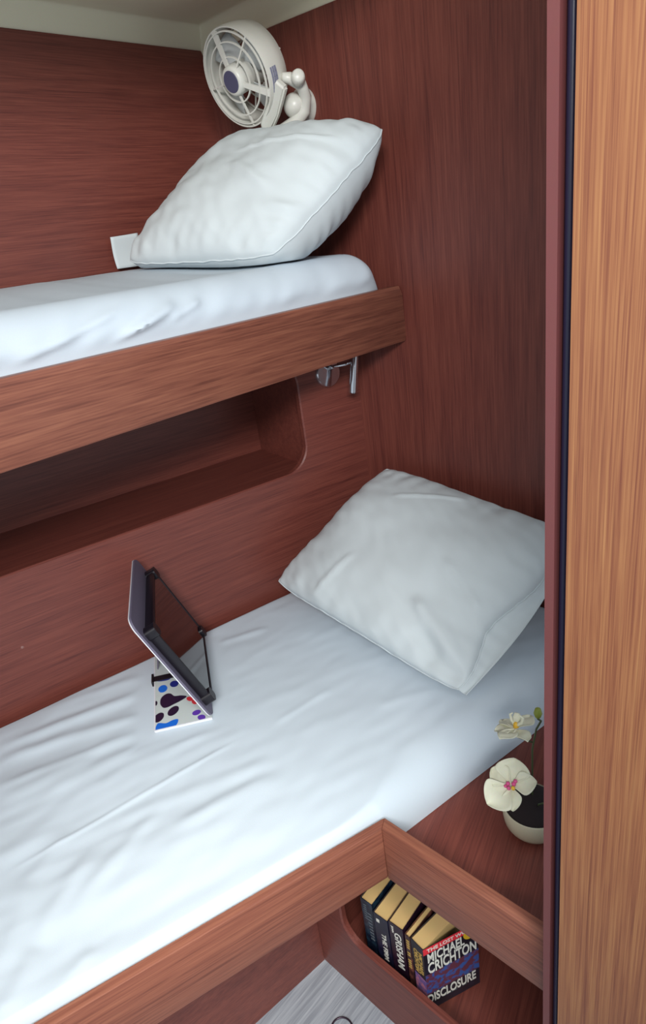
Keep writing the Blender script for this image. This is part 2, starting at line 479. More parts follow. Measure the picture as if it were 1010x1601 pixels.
def low_matt():
    bm = BM(); X0, X1, zb, zt = -.75, 1.143, .500, .578
    xs = dense_list(X0, X1, 330, .03, .05, 0, 14)
    rows = []
    for x in xs:
        yf = front_y(x); yb = lowwall_y(x) - .0065
        r = .016 + .060 * smooth01((x - .42) / .22)
        ys = dense_list(yf, yb, 200, r, .02, 18, 6)
        gx = arc01((X1 - x) / .05)
        row = []
        for y in ys:
            df = y - yf; gy = arc01(df / r) * arc01((yb - y) / .02)
            gy = gy ** .9
            top = zt - .006 * smooth01((.16 - df) / .16)
            z = zb + (top - zb) * gx * gy
            wr = 0.0
            for (a, b), wd, hg in LOWF: wr += ridge(x, y, a, b, wd * 1.5, hg * .6)
            # long shallow undulations roughly along the berth, stronger towards the foot
            amp = .35 + .65 * smooth01((.62 - x) / .35)
            q = x * .38 + y
            wr += amp * .0040 * noise.noise(Vector((x * 3.2, q * 13.0, 1.3)))
            wr += amp * .0014 * noise.noise(Vector((x * 7.0 + 3, q * 34.0, 5.1)))
            wr += .0010 * noise.noise(Vector((x * 22.0, y * 40.0, 8.1)))
            fade = smooth01(df / .05) * smooth01((yb - y) / .03) * gx
            ld = max(abs((x - .473) * .535 + (y - .985) * .845) - .135, abs((x - .473) * -.845 + (y - .985) * .535) - .075)
            wr = wr * smooth01(ld / .03) + .001
            z += wr * (.25 + .75 * fade) * min(1, gy * gx * 1.2) 
            oy = 0.0
            row.append(bm.verts.new((x, y + oy, z)))
        rows.append(row)
    for A, B in zip(rows[:-1], rows[1:]):
        for j in range(len(A) - 1): bm.faces.new([A[j], B[j], B[j + 1], A[j + 1]])
    # flat underside
    loop = [r[0] for r in rows] + [rows[-1][j] for j in range(1, len(rows[-1]))] + [r[-1] for r in rows[::-1]][1:] + [rows[0][j] for j in range(len(rows[0]) - 2, 0, -1)]
    bm.faces.new(loop[::-1])
    return bm
setp(link('mattress', low_matt(), M_sheet, smooth=True, angle=60),
     'lower berth mattress in a creased white sheet, lying beside the book compartment', 'mattress')

def up_matt():
    bm = BM(); X0, X1, zb = -.75, 1.128, 1.163
    xs = dense_list(X0, X1, 240, .03, .07, 0, 20)
    rows = []
    UF = [((0.455, 1.259), (0.600, 1.300)), ((0.479, 1.268), (0.592, 1.306)), ((0.316, 1.262), (0.502, 1.31)), ((.573, 1.28), (.64, 1.30))]
    for x in xs:
        yf, yb = .8905, 1.394
        r = .060
        # cross section followed by arc length: front face up, round, then top
        ze = arc01((X1 - x) / .075)
        row = []
        prof = [(0, 0)] + [(0, (.14) * k / 26) for k in range(1, 27)]
        H = 1.332 - zb; pts = []
        for k in range(31): pts.append((0.0, (H - r) * k / 30, 0))
        for k in range(1, 19):
            a = pi / 2 * k / 18; pts.append((r - r * cos(a), H - r + r * sin(a), 1))
        for k in range(1, 61):
            tt = k / 60; pts.append((r + (yb - yf - r - .02) * tt, H + .028 * smooth01(tt), 2))
        for k in range(1, 7):
            a = pi / 2 * k / 6; pts.append((yb - yf - .02 + .02 * sin(a), H + .028 - .02 * (1 - cos(a)), 3))
        pts.append((yb - yf, 0, 3))
        for dy, dz, kind in pts:
            w1 = .006 * noise.noise(Vector((x * 4, dz * 12 - x * 9, 2.2))) + .003 * noise.noise(Vector((x * 16, dz * 22 - x * 20, 4)))
            if kind == 0 or kind == 1:
                for (a, b) in UF: w1 += ridge(x, zb + dz, a, b, .006, .006)
            bulge = .012 * sin(pi * min(1, dz / H)) if kind < 2 else .0
            yy = yf + dy
            zz = zb + dz * (.25 + .75 * ze)
            if kind < 2:
                f = smooth01((dz - .092) / .03)
                yy += (-bulge * .6 - w1) * f
                yy = max(yy, yf) if dz < .094 else yy
            else: zz += .5 * w1 * smooth01((yb - yy) / .05)
            # round the head corner in plan
            yy += (1 - ze) * .05 * (1 - smooth01(dy / .2))
            row.append(bm.verts.new((x, yy, zz)))
        rows.append(row)
    for A, B in zip(rows[:-1], rows[1:]):
        for j in range(len(A) - 1): bm.faces.new([A[j], B[j], B[j + 1], A[j + 1]])
    bm.faces.new([v for v in rows[-1]])
    bm.faces.new([v for v in rows[0]][::-1])
    return bm
setp(link('mattress', up_matt(), M_sheet, smooth=True, angle=70),
     'upper bunk mattress in a smooth white sheet, held behind the high side board', 'mattress')

# ================================================================== PILLOWS
rim = {}
def seam_tube(n=84):
    ks = [(i, 0) for i in range(n)] + [(n, j) for j in range(n)] + [(i, n) for i in range(n, 0, -1)] + [(0, j) for j in range(n, 0, -1)]
    s = BM(); add_tube(s, [rim[k] for k in ks], .0017, 8, closed=True, flat=.8); return s
def pillow_mesh(P00, P10, P11, P01, T, up, seed, pinch=.06, wr=1.0, n=84, sag=0.0, belly=(1, 1), folds=(), rnd=.10, clamp=None, notch=0.0, wavy=.003):
    bm = BM(); P00, P10, P11, P01 = map(Vector, (P00, P10, P11, P01)); up = Vector(up).normalized()
    def base(u, v):
        u, v = u * sqrt(1 - rnd * v ** 6), v * sqrt(1 - rnd * u ** 6)
        a, b = (u + 1) / 2, (v + 1) / 2
        p = P00.lerp(P10, a).lerp(P01.lerp(P11, a), b)
        c = (P00 + P10 + P11 + P01) / 4
        # sides drawn in between the corners
        k = pinch * ((1 - u * u) * v * v * 1.0)
        k2 = pinch * ((1 - v * v) * u * u * 1.0)
        mv = (P00.lerp(P10, a) + P01.lerp(P11, a)) / 2; mu = (P00.lerp(P01, b) + P10.lerp(P11, b)) / 2
        p = p + (mv - p) * k + (mu - p) * k2
        if notch: p = p - (P10 - P00).normalized() * notch * math.exp(-((v + .30) / .38) ** 2) * smooth01((u - .3) / .7)
        return p
    def hgt(u, v):
        e = (max(0, 1 - abs(u) ** 2.3) * max(0, 1 - abs(v) ** 2.3))
        return e ** .46
    V = {}; rim.clear()
    for side in (1, -1):
        for i in range(n + 1):
            for j in range(n + 1):
                if side == -1 and (i in (0, n) or j in (0, n)):
                    V[(side, i, j)] = V[(1, i, j)]; continue
                u = -cos(pi * i / n); v = -cos(pi * j / n)
                u = .6 * u + .4 * (2 * i / n - 1); v = .6 * v + .4 * (2 * j / n - 1)
                h = hgt(u, v)
                p = base(u, v)
                # gathers running in from the edges
                eu = (1 - smooth01((1 - abs(u)) / .45)); ev = (1 - smooth01((1 - abs(v)) / .45))
                g = .0045 * wr * (eu * noise.noise(Vector((seed + u * .8, v * 7.0, side * 3))) + ev * noise.noise(Vector((u * 7.0, seed + v * .8, side * 5 + 2))))
                g += .0050 * wr * noise.noise(Vector((u * 1.7 + seed, v * 1.7, side * 2.0)))
                g += .0016 * wr * noise.noise(Vector((u * 5 + seed, v * 9 + u * 6, side * 4.0)))
                for fu, fv, gu, gv, wd, hg in (folds if side == 1 else ()):
                    g += ridge(u, v, (fu, fv), (gu, gv), wd, hg)
                d = (T * belly[0 if side == 1 else 1] * h + g * min(1, 2.5 * h)) * side
                edge = (1 - min(1, h * 3)) * wavy * noise.noise(Vector((u * 9, v * 9, seed)))
                q = p + up * (d + edge) - Vector((0, 0, sag * (1 - max(abs(u), abs(v)) ** 2)))
                if clamp: q = clamp(q)
                V[(side, i, j)] = bm.verts.new(q)
                if side == 1 and (i in (0, n) or j in (0, n)): rim[(i, j)] = q
    for side in (1, -1):
        for i in range(n):
            for j in range(n):
                q = [V[(side, i, j)], V[(side, i + 1, j)], V[(side, i + 1, j + 1)], V[(side, i, j + 1)]]
                if side == -1: q.reverse()
                bm.faces.new(q)
    return bm

# lower pillow: u along the berth's width (hull -> aisle), v from the mattress up to the wall
lp = thing('pillow', (.95, .80, .60), 'plump white pillow at the head of the lower berth, leaning on the end wall', 'pillow')
a, b, c, d = (.790, 1.042, .646), (.750, .505, .588), (1.100, .450, .775), (1.120, .938, .842)
U_ = (Vector(b) - Vector(a)).normalized(); V_ = (Vector(d) - Vector(a)).normalized(); upn = V_.cross(U_)
if upn.z < 0: upn = -upn
link('pillow_body', pillow_mesh(a, b, c, d, .066, upn, 3.1, pinch=.02, wr=1.6, notch=.030, wavy=.008, belly=(1.0, 1.0), clamp=lambda q: Vector((min(q.x, 1.146), min(q.y, lowwall_y(q.x) - .006), max(q.z, .5805))),
     folds=((.50, -.70, .98, -.98, .08, -.009), (.35, -.45, .95, -.80, .08, .009), (.35, .05, .95, -.25, .03, .004), (-.5, .5, .1, .85, .02, .004), (-.45, -.95, -.35, -.3, .03, .004))), M_pillow, lp, smooth=True)
link('seam', seam_tube(), M_pillow, lp, smooth=True)
Bv, Cv = Vector(b), Vector(c)
s = BM()
def flp(u, v):
    r_ = rim[(84, round(u * 84))]; t_ = (r_ - Bv).dot(Cv - Bv) / (Cv - Bv).length_squared
    e_ = Bv.lerp(Cv, max(0, min(1, t_))) + U_ * .010 * sin(pi * max(0, min(1, t_))) - upn * .020 * sin(pi * max(0, min(1, t_)))
    e_.z = max(e_.z, .582); q = r_.lerp(e_, v) - upn * .006 * sin(pi * v) - upn * .0012
    q.z = max(q.z, .582); return q
grid_surface(s, flp, 84, 8)
cf = link('case_flap', s, M_pillow, lp, smooth=True); m_ = cf.modifiers.new('thick', 'SOLIDIFY'); m_.thickness = .0012; m_.offset = 0

up_ = thing('pillow', (.95, 1.12, 1.36), 'white pillow propped on the upper bunk in front of the fan', 'pillow')
a, b, c, d = (.755, 1.320, 1.372), (.842, .920, 1.3455), (1.075, .803, 1.540), (1.055, 1.240, 1.592)
U_ = (Vector(b) - Vector(a)).normalized(); V_ = (Vector(d) - Vector(a)).normalized(); upn = V_.cross(U_)
if upn.z < 0: upn = -upn
link('pillow_body', pillow_mesh(a, b, c, d, .072, upn, 7.7, pinch=.0, wr=1.6, rnd=.15, belly=(1.0, 1.9), clamp=lambda q: Vector((min(q.x, 1.146), min(q.y, 1.392), max(q.z, 1.336 + .028 * smooth01((q.y - .95) / .42)))),
     folds=((-.2, .3, .9, .5, .03, .004), (-.1, .1, .6, -.3, .05, .005))), M_pillow, up_, smooth=True)
link('seam', seam_tube(), M_pillow, up_, smooth=True)
s = BM()
def flapfn(u, v):
    return (.782 + .066 * u + .004 * sin(3 * u), 1.384 - .006 * u + .003 * sin(4 * v), 1.366 + .066 * v + .003 * u * v)
grid_surface(s, flapfn, 10, 10)
fl = link('case_flap', s, M_pillow, up_, smooth=True)
md = fl.modifiers.new('thick', 'SOLIDIFY'); md.thickness = .002; md.offset = 0

# ================================================================== FAN
FC = Vector((1.0, 1.1285, 1.682)); FN = Vector((-.9333, .0017, -.3591)).normalized()
fan = thing('fan', (1.145, 1.08, 1.60), 'white caged cabin fan on its wall bracket below the ceiling', 'fan')
fx = FN.cross(Vector((0, 0, 1))).normalized(); fy = fx.cross(FN).normalized() * -1
fx = fy.cross(FN).normalized()
if fy.z < 0: fy = -fy; fx = fy.cross(FN).normalized()
FM = frame_mat(FC, fx, fy, FN) @ Matrix.Scale(.885, 4)      # local z = out of the grille
s = BM()    # round housing, open at front and back
add_lathe(s, [(.099, .001), (.0965, .001), (.0945, -.004), (.090, -.068), (.0915, -.070), (.0935, -.068), (.0985, -.040), (.1005, -.006)], FM, 72, closed=True)
link('housing', s, M_fan, fan, smooth=True, angle=50)
s = BM()
for r in (.0905, .0715, .0445):
    z = .004 * (1 - r / .1) * 2 + .001
    add_lathe(s, [(r + .0014, z - .002), (r + .0014, z + .002), (r - .0014, z + .002), (r - .0014, z - .002)], FM, 64, closed=True)
for an, wide in ((98, True), (40, False), (-30, True), (-92, False), (180, False)):
    an = radians(an)
    r0, r1 = .022, .098
    wd = .0045 if wide else .0016
    P = []
    for r, z in ((r0, .012), (r1, .001)):
        c_ = Vector((cos(an) * r, sin(an) * r, z)); sd = Vector((-sin(an), cos(an), 0)) * (wd * (1.0 if r == r0 else (1.7 if wide else 1)))
        P += [c_ + sd, c_ - sd, c_ - sd - Vector((0, 0, .005)), c_ + sd - Vector((0, 0, .005))]
    vv = [s.verts.new(FM @ p) for p in P]
    for f in ((0, 1, 2, 3), (7, 6, 5, 4), (0, 4, 5, 1), (1, 5, 6, 2), (2, 6, 7, 3), (3, 7, 4, 0)): s.faces.new([vv[i] for i in f])
gr = link('grille', s, M_fan, fan, smooth=True, angle=40)
s = BM(); add_lathe(s, [(.0, .019), (.0225, .019), (.0265, .0185), (.0295, .014), (.031, .005), (.031, -.03), (.0, -.03)], FM, 48)
link('hub', s, M_fan, fan, smooth=True, angle=50)
s = BM(); add_lathe(s, [(0, .0205), (.0212, .0205), (.022, .019), (0, .019)], FM, 48); link('hub_disc', s, M_hub, fan, smooth=True, angle=40)
for k in range(4):
    s = BM()
    def bl(u, v, k=k):
        r = .027 + .060 * u; a = radians(90 * k + 20) + (v - .5) * (1.15 - .35 * u) + .25 * u
        z = -.036 + .020 * (v - .5) * (1.2 - .4 * u)
        return FM @ Vector((r * cos(a), r * sin(a), z))
    grid_surface(s, bl, 8, 10)
    o = link('blade', s, M_fanbl, fan, smooth=True); m_ = o.modifiers.new('thick', 'SOLIDIFY'); m_.thickness = .0015
s = BM()    # rear guard
for r in (.088, .060, .034):
    add_lathe(s, [(r + .0015, -.069), (r - .0015, -.069), (r - .0015, -.072), (r + .0015, -.072)], FM, 48, closed=True)
for k in range(8):
    an = radians(45 * k + 10)
    add_tube(s, [FM @ Vector((cos(an) * r, sin(an) * r, -.0705)) for r in (.0, .0915)], .0018, 6)
add_lathe(s, [(0, -.040), (.028, -.040), (.030, -.066), (.020, -.078), (0, -.079)], FM, 32)
link('rear_guard', s, M_fan, fan, smooth=True, angle=40)
s = BM()    # cast arm under the housing, triangular
def tri_arm(bm, pts, th):
    P = [Vector(p) for p in pts]; nrm = (P[1] - P[0]).cross(P[2] - P[0]).normalized()
    A = [bm.verts.new(p + nrm * th) for p in P]; B = [bm.verts.new(p - nrm * th) for p in P]; n = len(P)
    fs = [bm.faces.new(A), bm.faces.new(B[::-1])]
    for i in range(n): fs.append(bm.faces.new([A[i], B[i], B[(i + 1) % n], A[(i + 1) % n]]))
    bmesh.ops.bevel(bm, geom=list({e for f in fs for e in f.edges}), offset=.004, segments=3, affect='EDGES')
tri_arm(s, [(1.030, 1.046, 1.666), (1.040, 1.030, 1.6476), (1.050, 1.0713, 1.609), (1.060, 1.1112, 1.5871), (1.050, 1.1252, 1.585), (1.030, 1.1059, 1.6041), (1.020, 1.068, 1.629)], .009)
link('arm', s, M_fan, fan, smooth=True, angle=40)
s = BM()    # loop of the bracket to the wall base
loop = [(1.045, 1.045, 1.668), (1.060, 1.0403, 1.6665), (1.080, 1.0291, 1.6540), (1.100, 1.0393, 1.6353), (1.100, 1.0472, 1.6145), (1.090, 1.0678, 1.5955), (1.075, 1.0984, 1.5825), (1.060, 1.1180, 1.5792)]
add_tube(s, loop, [.008, .011, .012, .012, .013, .014, .015, .012], 16)
link('bracket', s, M_fan, fan, smooth=True)
s = BM()
kx = Vector((-.6, -.75, .1)).normalized()
kM = Matrix.Translation((1.060, 1.0156, 1.6617)) @ kx.to_track_quat('Z', 'Y').to_matrix().to_4x4()
add_lathe(s, [(0, .013), (.009, .013), (.012, .010), (.0145, 0), (.012, -.012), (0, -.014)], kM, 28)
link('tilt_knob', s, M_fan, fan, smooth=True, angle=50)
s = BM()
bM = frame_mat((1.1495, 1.0966, 1.630), (0, 1, 0), (0, 0, 1), (-1, 0, 0))
add_lathe(s, [(0, .0), (.038, 0), (.038, .006), (.034, .012), (.027, .020), (.0, .020)], bM, 40)
bM2 = Matrix.Translation((1.092, 1.066, 1.626)) @ Vector((-.8, -.6, 0)).normalized().to_track_quat('Z', 'Y').to_matrix().to_4x4()
add_lathe(s, [(0, .024), (.009, .0225), (.017, .017), (.022, .008), (.0235, 0), (.0235, -.020), (.020, -.028), (0, -.040)], bM2, 32)
link('wall_base', s, M_fan, fan, smooth=True, angle=45)
s = BM()
for k in range(5):
    a_ = radians(-6 - 5.5 * k)
    # small grille print on the housing side
    for dz in (-.012, -.019, -.026):
        R0 = .1003
        p = FM @ Vector((cos(a_) * R0, sin(a_) * R0, dz)); rd = (FM.to_3x3() @ Vector((cos(a_), sin(a_), 0))).normalized()
        sd = (FM.to_3x3() @ Vector((-sin(a_), cos(a_), 0))).normalized()
        m4 = frame_mat(p, sd, FN, rd); add_box(s, (-.004, -.002, -.003), (.004, .002, .0008), M=m4)
link('vent_print', s, M_ledb, fan)

# ================================================================== READING LAMP
rl = thing('reading_lamp', (1.06, 1.042, 1.07), 'small chrome reading lamp under the upper bunk side board', 'lamp')
Md = frame_mat(Vector((1.062, lowwall_y(1.062), 1.078)), LD, Vector((0, 0, 1)), -LN)
s = BM(); add_lathe(s, [(0, .0), (.034, 0), (.034, .004), (.031, .008), (.010, .0095), (0, .0095)], Md, 40)
link('wall_plate', s, M_chrome, rl, smooth=True, angle=40)
s = BM()
p0 = Md @ Vector((0, .010, .006)); p1 = Md @ Vector((.002, .018, .035)); p2 = Md @ Vector((.02, .02, .050)); p3 = Md @ Vector((.034, .024, .055))
add_tube(s, [p0, p1, p2, p3], .004, 12); link('arm', s, M_chrome, rl, smooth=True)
s = BM()
t0 = Md @ Vector((.044, .040, .058)); t1 = Md @ Vector((.026, -.048, .058))
add_tube(s, [t0, t0.lerp(t1, .04), t0.lerp(t1, .55), t0.lerp(t1, .97), t1], [.008, .0092, .0092, .0100, .0092], 20)
link('lamp_head', s, M_chrome, rl, smooth=True, angle=50)

# ================================================================== TABLET AND ITS FOLDING CASE
H0 = Vector((.4560, .8520, .5835)); TU = Vector((.535, .845, 0)).normalized(); TW = Vector((-.845, .535, 0))
up_dir = (TW * .0910 + Vector((0, 0, .2300))).normalized()
out = TU.cross(up_dir); 
if out.dot(Vector((1, 0, 0))) < 0: out = -out
case = thing('tablet_case', (.47, .95, .58), 'grey folding case with dotted lid, standing on the lower sheet', 'case')
cm = frame_mat(H0, TU, up_dir, out)         # local x along hinge, y up the panel, z to the screen side
s = BM()
poly = round_hole_poly(-.004, .262, .002, .256, .020, 8)
add_prism(s, poly, -.0035, .0, M=cm); link('back_panel', s, M_case, case, smooth=True, angle=40)
s = BM(); add_prism(s, round_hole_poly(-.0052, .2632, .0008, .2572, .021, 8), -.0050, -.0035, M=cm); link('panel_edge', s, M_edge, case, smooth=True, angle=40)
s = BM()    # black clip frame with thick corners
w0, w1, h0, h1 = .010, .250, .026, .218
for (x0, x1, y0, y1) in ((w0, w1, h0, h0 + .007), (w0, w1, h1 - .007, h1), (w0, w0 + .007, h0, h1), (w1 - .007, w1, h0, h1)):
    add_box(s, (x0, y0, .0), (x1, y1, .018), bev=.003, M=cm)
for cx in (w0, w1):
    for cy in (h0, h1):
        sx = 1 if cx == w0 else -1; sy = 1 if cy == h0 else -1
        add_prism(s, round_hole_poly(min(cx - sx * .003, cx + sx * .020), max(cx - sx * .003, cx + sx * .020), min(cy - sy * .003, cy + sy * .020), max(cy - sy * .003, cy + sy * .020), .007, 5), .0, .0205, M=cm)
link('clip_frame', s, M_black, case, smooth=True, angle=40)
# lid lying on the sheet, dots on its inner face
lid_n = Vector((0, 0, 1))
# lid corners taken around: near edge .108 wide, .238 long
A0 = Vector((.4531, .8541, .5835)); A1 = Vector((.3676, .9161, .5835)); eL = Vector((.128, .202, 0))
ax = (A1 - A0).normalized(); ay = eL.normalized(); W_ = (A1 - A0).length; Hh = .238
lm = frame_mat(A0, ax, ay, (0, 0, 1))
s = BM(); add_prism(s, [(0, 0), (W_, 0), (W_, Hh), (0, Hh)], -.003, 0.0, M=lm)
for f in s.faces: f.material_index = 0
M_lid = plain('glossy_white_lid', (206, 216, 214), .22, coat=.5)
lidp = link('lid', s, M_lid, case)
s = BM()
add_box(s, (W_ - .001, 0, -.0035), (W_ + .0012, Hh, .0012), M=lm); add_box(s, (0, -.0012, -.0035), (W_, .001, .0012), M=lm)
link('lid_edge', s, M_edge, lidp)
def blob(name, pts, mat, h=.0004):
    s = BM(); n = len(pts)
    # closed smooth outline through control points (Catmull-Rom)
    out_ = []
    for i in range(n):
        p0, p1, p2, p3 = [Vector(pts[(i + k - 1) % n]) for k in range(4)]
        for q in range(6):
            t_ = q / 6
            out_.append(.5 * ((2 * p1) + (p2 - p0) * t_ + (2 * p0 - 5 * p1 + 4 * p2 - p3) * t_ ** 2 + (3 * p1 - p0 - 3 * p2 + p3) * t_ ** 3))
    add_prism(s, [(min(max(p.x, .001), W_ - .0012), min(max(p.y, .001), Hh - .001)) for p in out_], .0, h, M=lm)
    return link(name, s, mat, lidp)
def oval(cx, cy, rx, ry, ang=0):
    a = radians(ang); return [(cx + rx * cos(t) * cos(a) - ry * sin(t) * sin(a), cy + rx * cos(t) * sin(a) + ry * sin(t) * cos(a)) for t in [2 * pi * k / 8 for k in range(8)]]
M_blue = plain('bright_blue_ink', (20, 110, 220), .3); M_navy = plain('navy_ink', (32, 44, 130), .3)
M_plum = plain('dark_plum_ink', (40, 22, 52), .3); M_purp = plain('purple_ink', (96, 56, 170), .3); M_redi = plain('red_ink', (214, 52, 60), .3)
DOTS = [('dot', [(0.081, 0.1246), (0.0816, 0.1157), (0.087, 0.11), (0.0938, 0.1109), (0.0983, 0.1178), (0.0978, 0.1267), (0.0925, 0.1325), (0.0855, 0.1317)], M_blue),
    ('dot', [(0.058, 0.1298), (0.0596, 0.1223), (0.0653, 0.1188), (0.0717, 0.1214), (0.0751, 0.1285), (0.0736, 0.136), (0.0679, 0.1396), (0.0614, 0.137)], M_navy),
    ('dot', [(0.0952, 0.0753), (0.0932, 0.0924), (0.0837, 0.1016), (0.0744, 0.0998), (0.0672, 0.0895), (0.0542, 0.0866), (0.0437, 0.0797), (0.0548, 0.071), (0.0697, 0.0646), (0.0808, 0.0599), (0.0899, 0.0617)], M_plum),
    ('dot', [(0.0606, 0.0535), (0.0608, 0.044), (0.0669, 0.0351), (0.0752, 0.032), (0.081, 0.0365), (0.0808, 0.0459), (0.0748, 0.0549), (0.0664, 0.0581)], M_plum),
    ('dot', [(0.0894, 0.0443), (0.0889, 0.0349), (0.0938, 0.0258), (0.1013, 0.0222), (0.107, 0.0262), (0.1077, 0.0354), (0.1028, 0.0446), (0.0952, 0.0483)], M_plum),
    ('dot', [(0.1042, 0.0089), (0.0993, 0.0192), (0.0853, 0.0142), (0.0728, 0.0188), (0.0631, 0.0181), (0.0634, 0.0092), (0.0698, 0.0008), (0.0855, 0.0024), (0.1011, -0.0026), (0.1042, 0.0023)], M_blue),
    ('dot', [(0.0194, 0.0264), (0.0211, 0.021), (0.0265, 0.0179), (0.0326, 0.0187), (0.0358, 0.0231), (0.0342, 0.0285), (0.0288, 0.0317), (0.0226, 0.0309)], M_purp),
    ('dot', [(0.012, 0.0064), (0.0142, 0.0016), (0.0194, 0.0005), (0.0245, 0.0038), (0.0266, 0.0096), (0.0244, 0.0145), (0.0192, 0.0156), (0.014, 0.0123)], M_purp),
    ('dot', [(0.0322, 0.0661), (0.0347, 0.0629), (0.0392, 0.0639), (0.0432, 0.0685), (0.0442, 0.0739), (0.0417, 0.0771), (0.0372, 0.0761), (0.0332, 0.0715)], M_redi),
    ('dot', [(0.0248, 0.0527), (0.0275, 0.0499), (0.0315, 0.0516), (0.0344, 0.0566), (0.0346, 0.0622), (0.0318, 0.0651), (0.0278, 0.0634), (0.0249, 0.0583)], M_redi),
    ('dot', [(0.1008, 0.078), (0.1021, 0.0738), (0.1041, 0.073), (0.1057, 0.0761), (0.1058, 0.0813), (0.1045, 0.0855), (0.1025, 0.0864), (0.101, 0.0832)], M_plum),
    ('dot', [(0.1042, 0.1677), (0.0826, 0.1646), (0.0709, 0.1619), (0.0751, 0.1485), (0.0888, 0.1471), (0.1023, 0.1521)], M_navy)]
for nm, pts, mt in DOTS: blob('dot', pts, mt)
s = BM(); add_box(s, (-.001, .150, .0006), (W_ + .004, .166, .0022), M=lm); add_box(s, (W_ + .0013, .142, -.006), (W_ + .006, .172, .006), bev=.001, M=lm)
link('elastic_strap', s, M_black, case)
s = BM()    # prop flap from the lid's far edge up to the panel
pA = lm @ Vector((W_ * .95, .19, .002)); pB = lm @ Vector((W_ * .95, .235, .002)); pC = cm @ Vector((.235, .16, -.006)); pD = cm @ Vector((.19, .16, -.006))
vv = [s.verts.new(p) for p in (pA, pB, pC, pD)]; s.faces.new(vv)
pf = link('prop_flap', s, M_case, case); m_ = pf.modifiers.new('thick', 'SOLIDIFY'); m_.thickness = .002

tab = thing('tablet', cm @ Vector((.13, .126, .006)), 'black tablet with dark glossy screen, clipped in the open case', 'tablet')
s = BM(); add_prism(s, round_hole_poly(w0 + .007, w1 - .007, h0 + .007, h1 - .007, .008, 6), .006, .0155, M=cm); link('tablet_body', s, M_black, tab, smooth=True, angle=40)
s = BM(); add_prism(s, round_hole_poly(w0 + .009, w1 - .009, h0 + .009, h1 - .009, .006, 6), .0155, .0162, M=cm); link('screen', s, M_screen, tab, smooth=True, angle=40)

# ================================================================== BOOKS
def book(loc, ang, th, ht, dp, cov, label, spine_texts, tilt=0, front=None, splay=0.0):
    """spine faces -X (local), row runs along -Y; front cover is on the -Y side"""
    t = thing('book', loc, label, 'book', 'paperbacks in the compartment')
    R_ = Matrix.Translation(loc) @ Matrix.Rotation(radians(ang), 4, 'Z')
    s = BM(); add_box(s, (.0012, .0010 - th, .001), (dp - .001, -.0010, ht - .0035), M=R_); link('pages', s, M_page, t)
    s = BM()
    add_box(s, (0, -th, 0), (.0011, 0, ht), bev=.0003, M=R_)
    add_box(s, (0.0008, -.0007, 0), (dp, 0, ht), M=R_)
    if not splay: add_box(s, (0.0008, -th, 0), (dp, -th + .0007, ht), M=R_)
    cv = link('cover', s, cov, t)
    X3 = (R_.to_3x3() @ Vector((0, 0, -1))); 
    for (body, mat, off, length, cen, size, flip) in spine_texts:
        # text reads from top to bottom: letters' baseline direction = down, letter up = towards +Y... (spine seen from -X)
        xd = R_.to_3x3() @ Vector((0, 0, -1)); yd = R_.to_3x3() @ Vector((0, -1, 0)) * (1)
        # for the face looking to -X, right-handed: x(down) x y = out(-X) -> y must be  -> (0,-1,0)x?
        if xd.cross(yd).dot(R_.to_3x3() @ Vector((-1, 0, 0))) < 0: yd = -yd
        org = R_ @ Vector((0, 0, ht - off)) + (R_.to_3x3() @ Vector((0, -th * cen, 0))) - yd * size / 2
        text_mesh('title_text', body, mat, cv, org, xd, yd, length, size, bold=.012)
    return t, R_, cv

ZS = .0935
book((.5075, .5842, ZS), 2, .0265, .172, .106, C_teal, 'dark teal paperback, leftmost in the row of books in the compartment',
     [('IIIIIII', M_dim, .012, .040, .33, .007, 0), ('IIIIIIIII', M_dim, .03, .075, .66, .009, 0)])
book((.503, .5510, ZS), 2, .0315, .168, .106, C_navy, 'navy paperback whose spine reads THE FIRM, beside the dark teal one',
     [('I', M_white, .012, .008, .3, .007, 0), ('THE FIRM', M_white, .045, .074, .60, .010, 0)])
book((.5055, .5180, ZS), 3, .0300, .172, .106, C_maroon, 'black paperback whose spine reads JOHN GRISHAM in white letters',
     [('JOHN', M_white, .008, .017, .24, .0055, 0), ('GRISHAM', M_white, .020, .096, .60, .0145, 0)])
book((.506, .4830, ZS), -2, .0110, .170, .106, C_brown, 'thin brown paperback with gold lettering, between the black and front books',
     [('IIII II IIII', M_gold, .012, .075, .5, .0065, 0)])
t5, R5, cv5 = book((.506, .4708, ZS), -8, .0285, .172, .106, C_black, 'front paperback with red band, reading MICHAEL CRICHTON and DISCLOSURE',
     [('MICHAEL', M_gold, .018, .060, .72, .009, 0), ('CRICHTON', M_gold, .018, .060, .36, .009, 0)], splay=14)
s = BM(); add_box(s, (-.0004, -.029, .036), (.0006, -.003, .086), M=R5); link('spine_picture', s, C_pinkpic, cv5)
# splayed front cover
Rc = R5 @ Matrix.Translation((0.0, -.0285, .004)) @ Matrix.Rotation(radians(-17), 4, 'Z')
fc_ = []
s = BM(); add_box(s, (0, -.0006, 0), (.106, .0002, .168), M=Rc); fcv = link('front_cover', s, C_black, cv5)
ex = (Rc.to_3x3() @ Vector((1, 0, 0))); ez = Vector((0, 0, 1)); CO = Rc @ Vector((0, -.0006, 0))
def cov_rect(name, x0, x1, z0, z1, mat, th=.0005):
    s = BM(); add_box(s, (x0, -.0006 - th, z0), (x1, -.0005, z1), M=Rc); return link(name, s, mat, fcv)
cov_rect('red_band', .0, .106, .153, .168, M_red)
cov_rect('city_picture', .0, .106, .062, .098, C_city, .0003)
cov_rect('city_picture', .0, .106, .045, .064, C_city, .0002)
s = BM(); add_lathe(s, [(0, 0), (.0125, 0), (.0125, .0011), (0, .0011)], Rc @ Matrix.Translation((.090, -.0006, .150)) @ Matrix.Rotation(radians(90), 4, 'X'), 28)
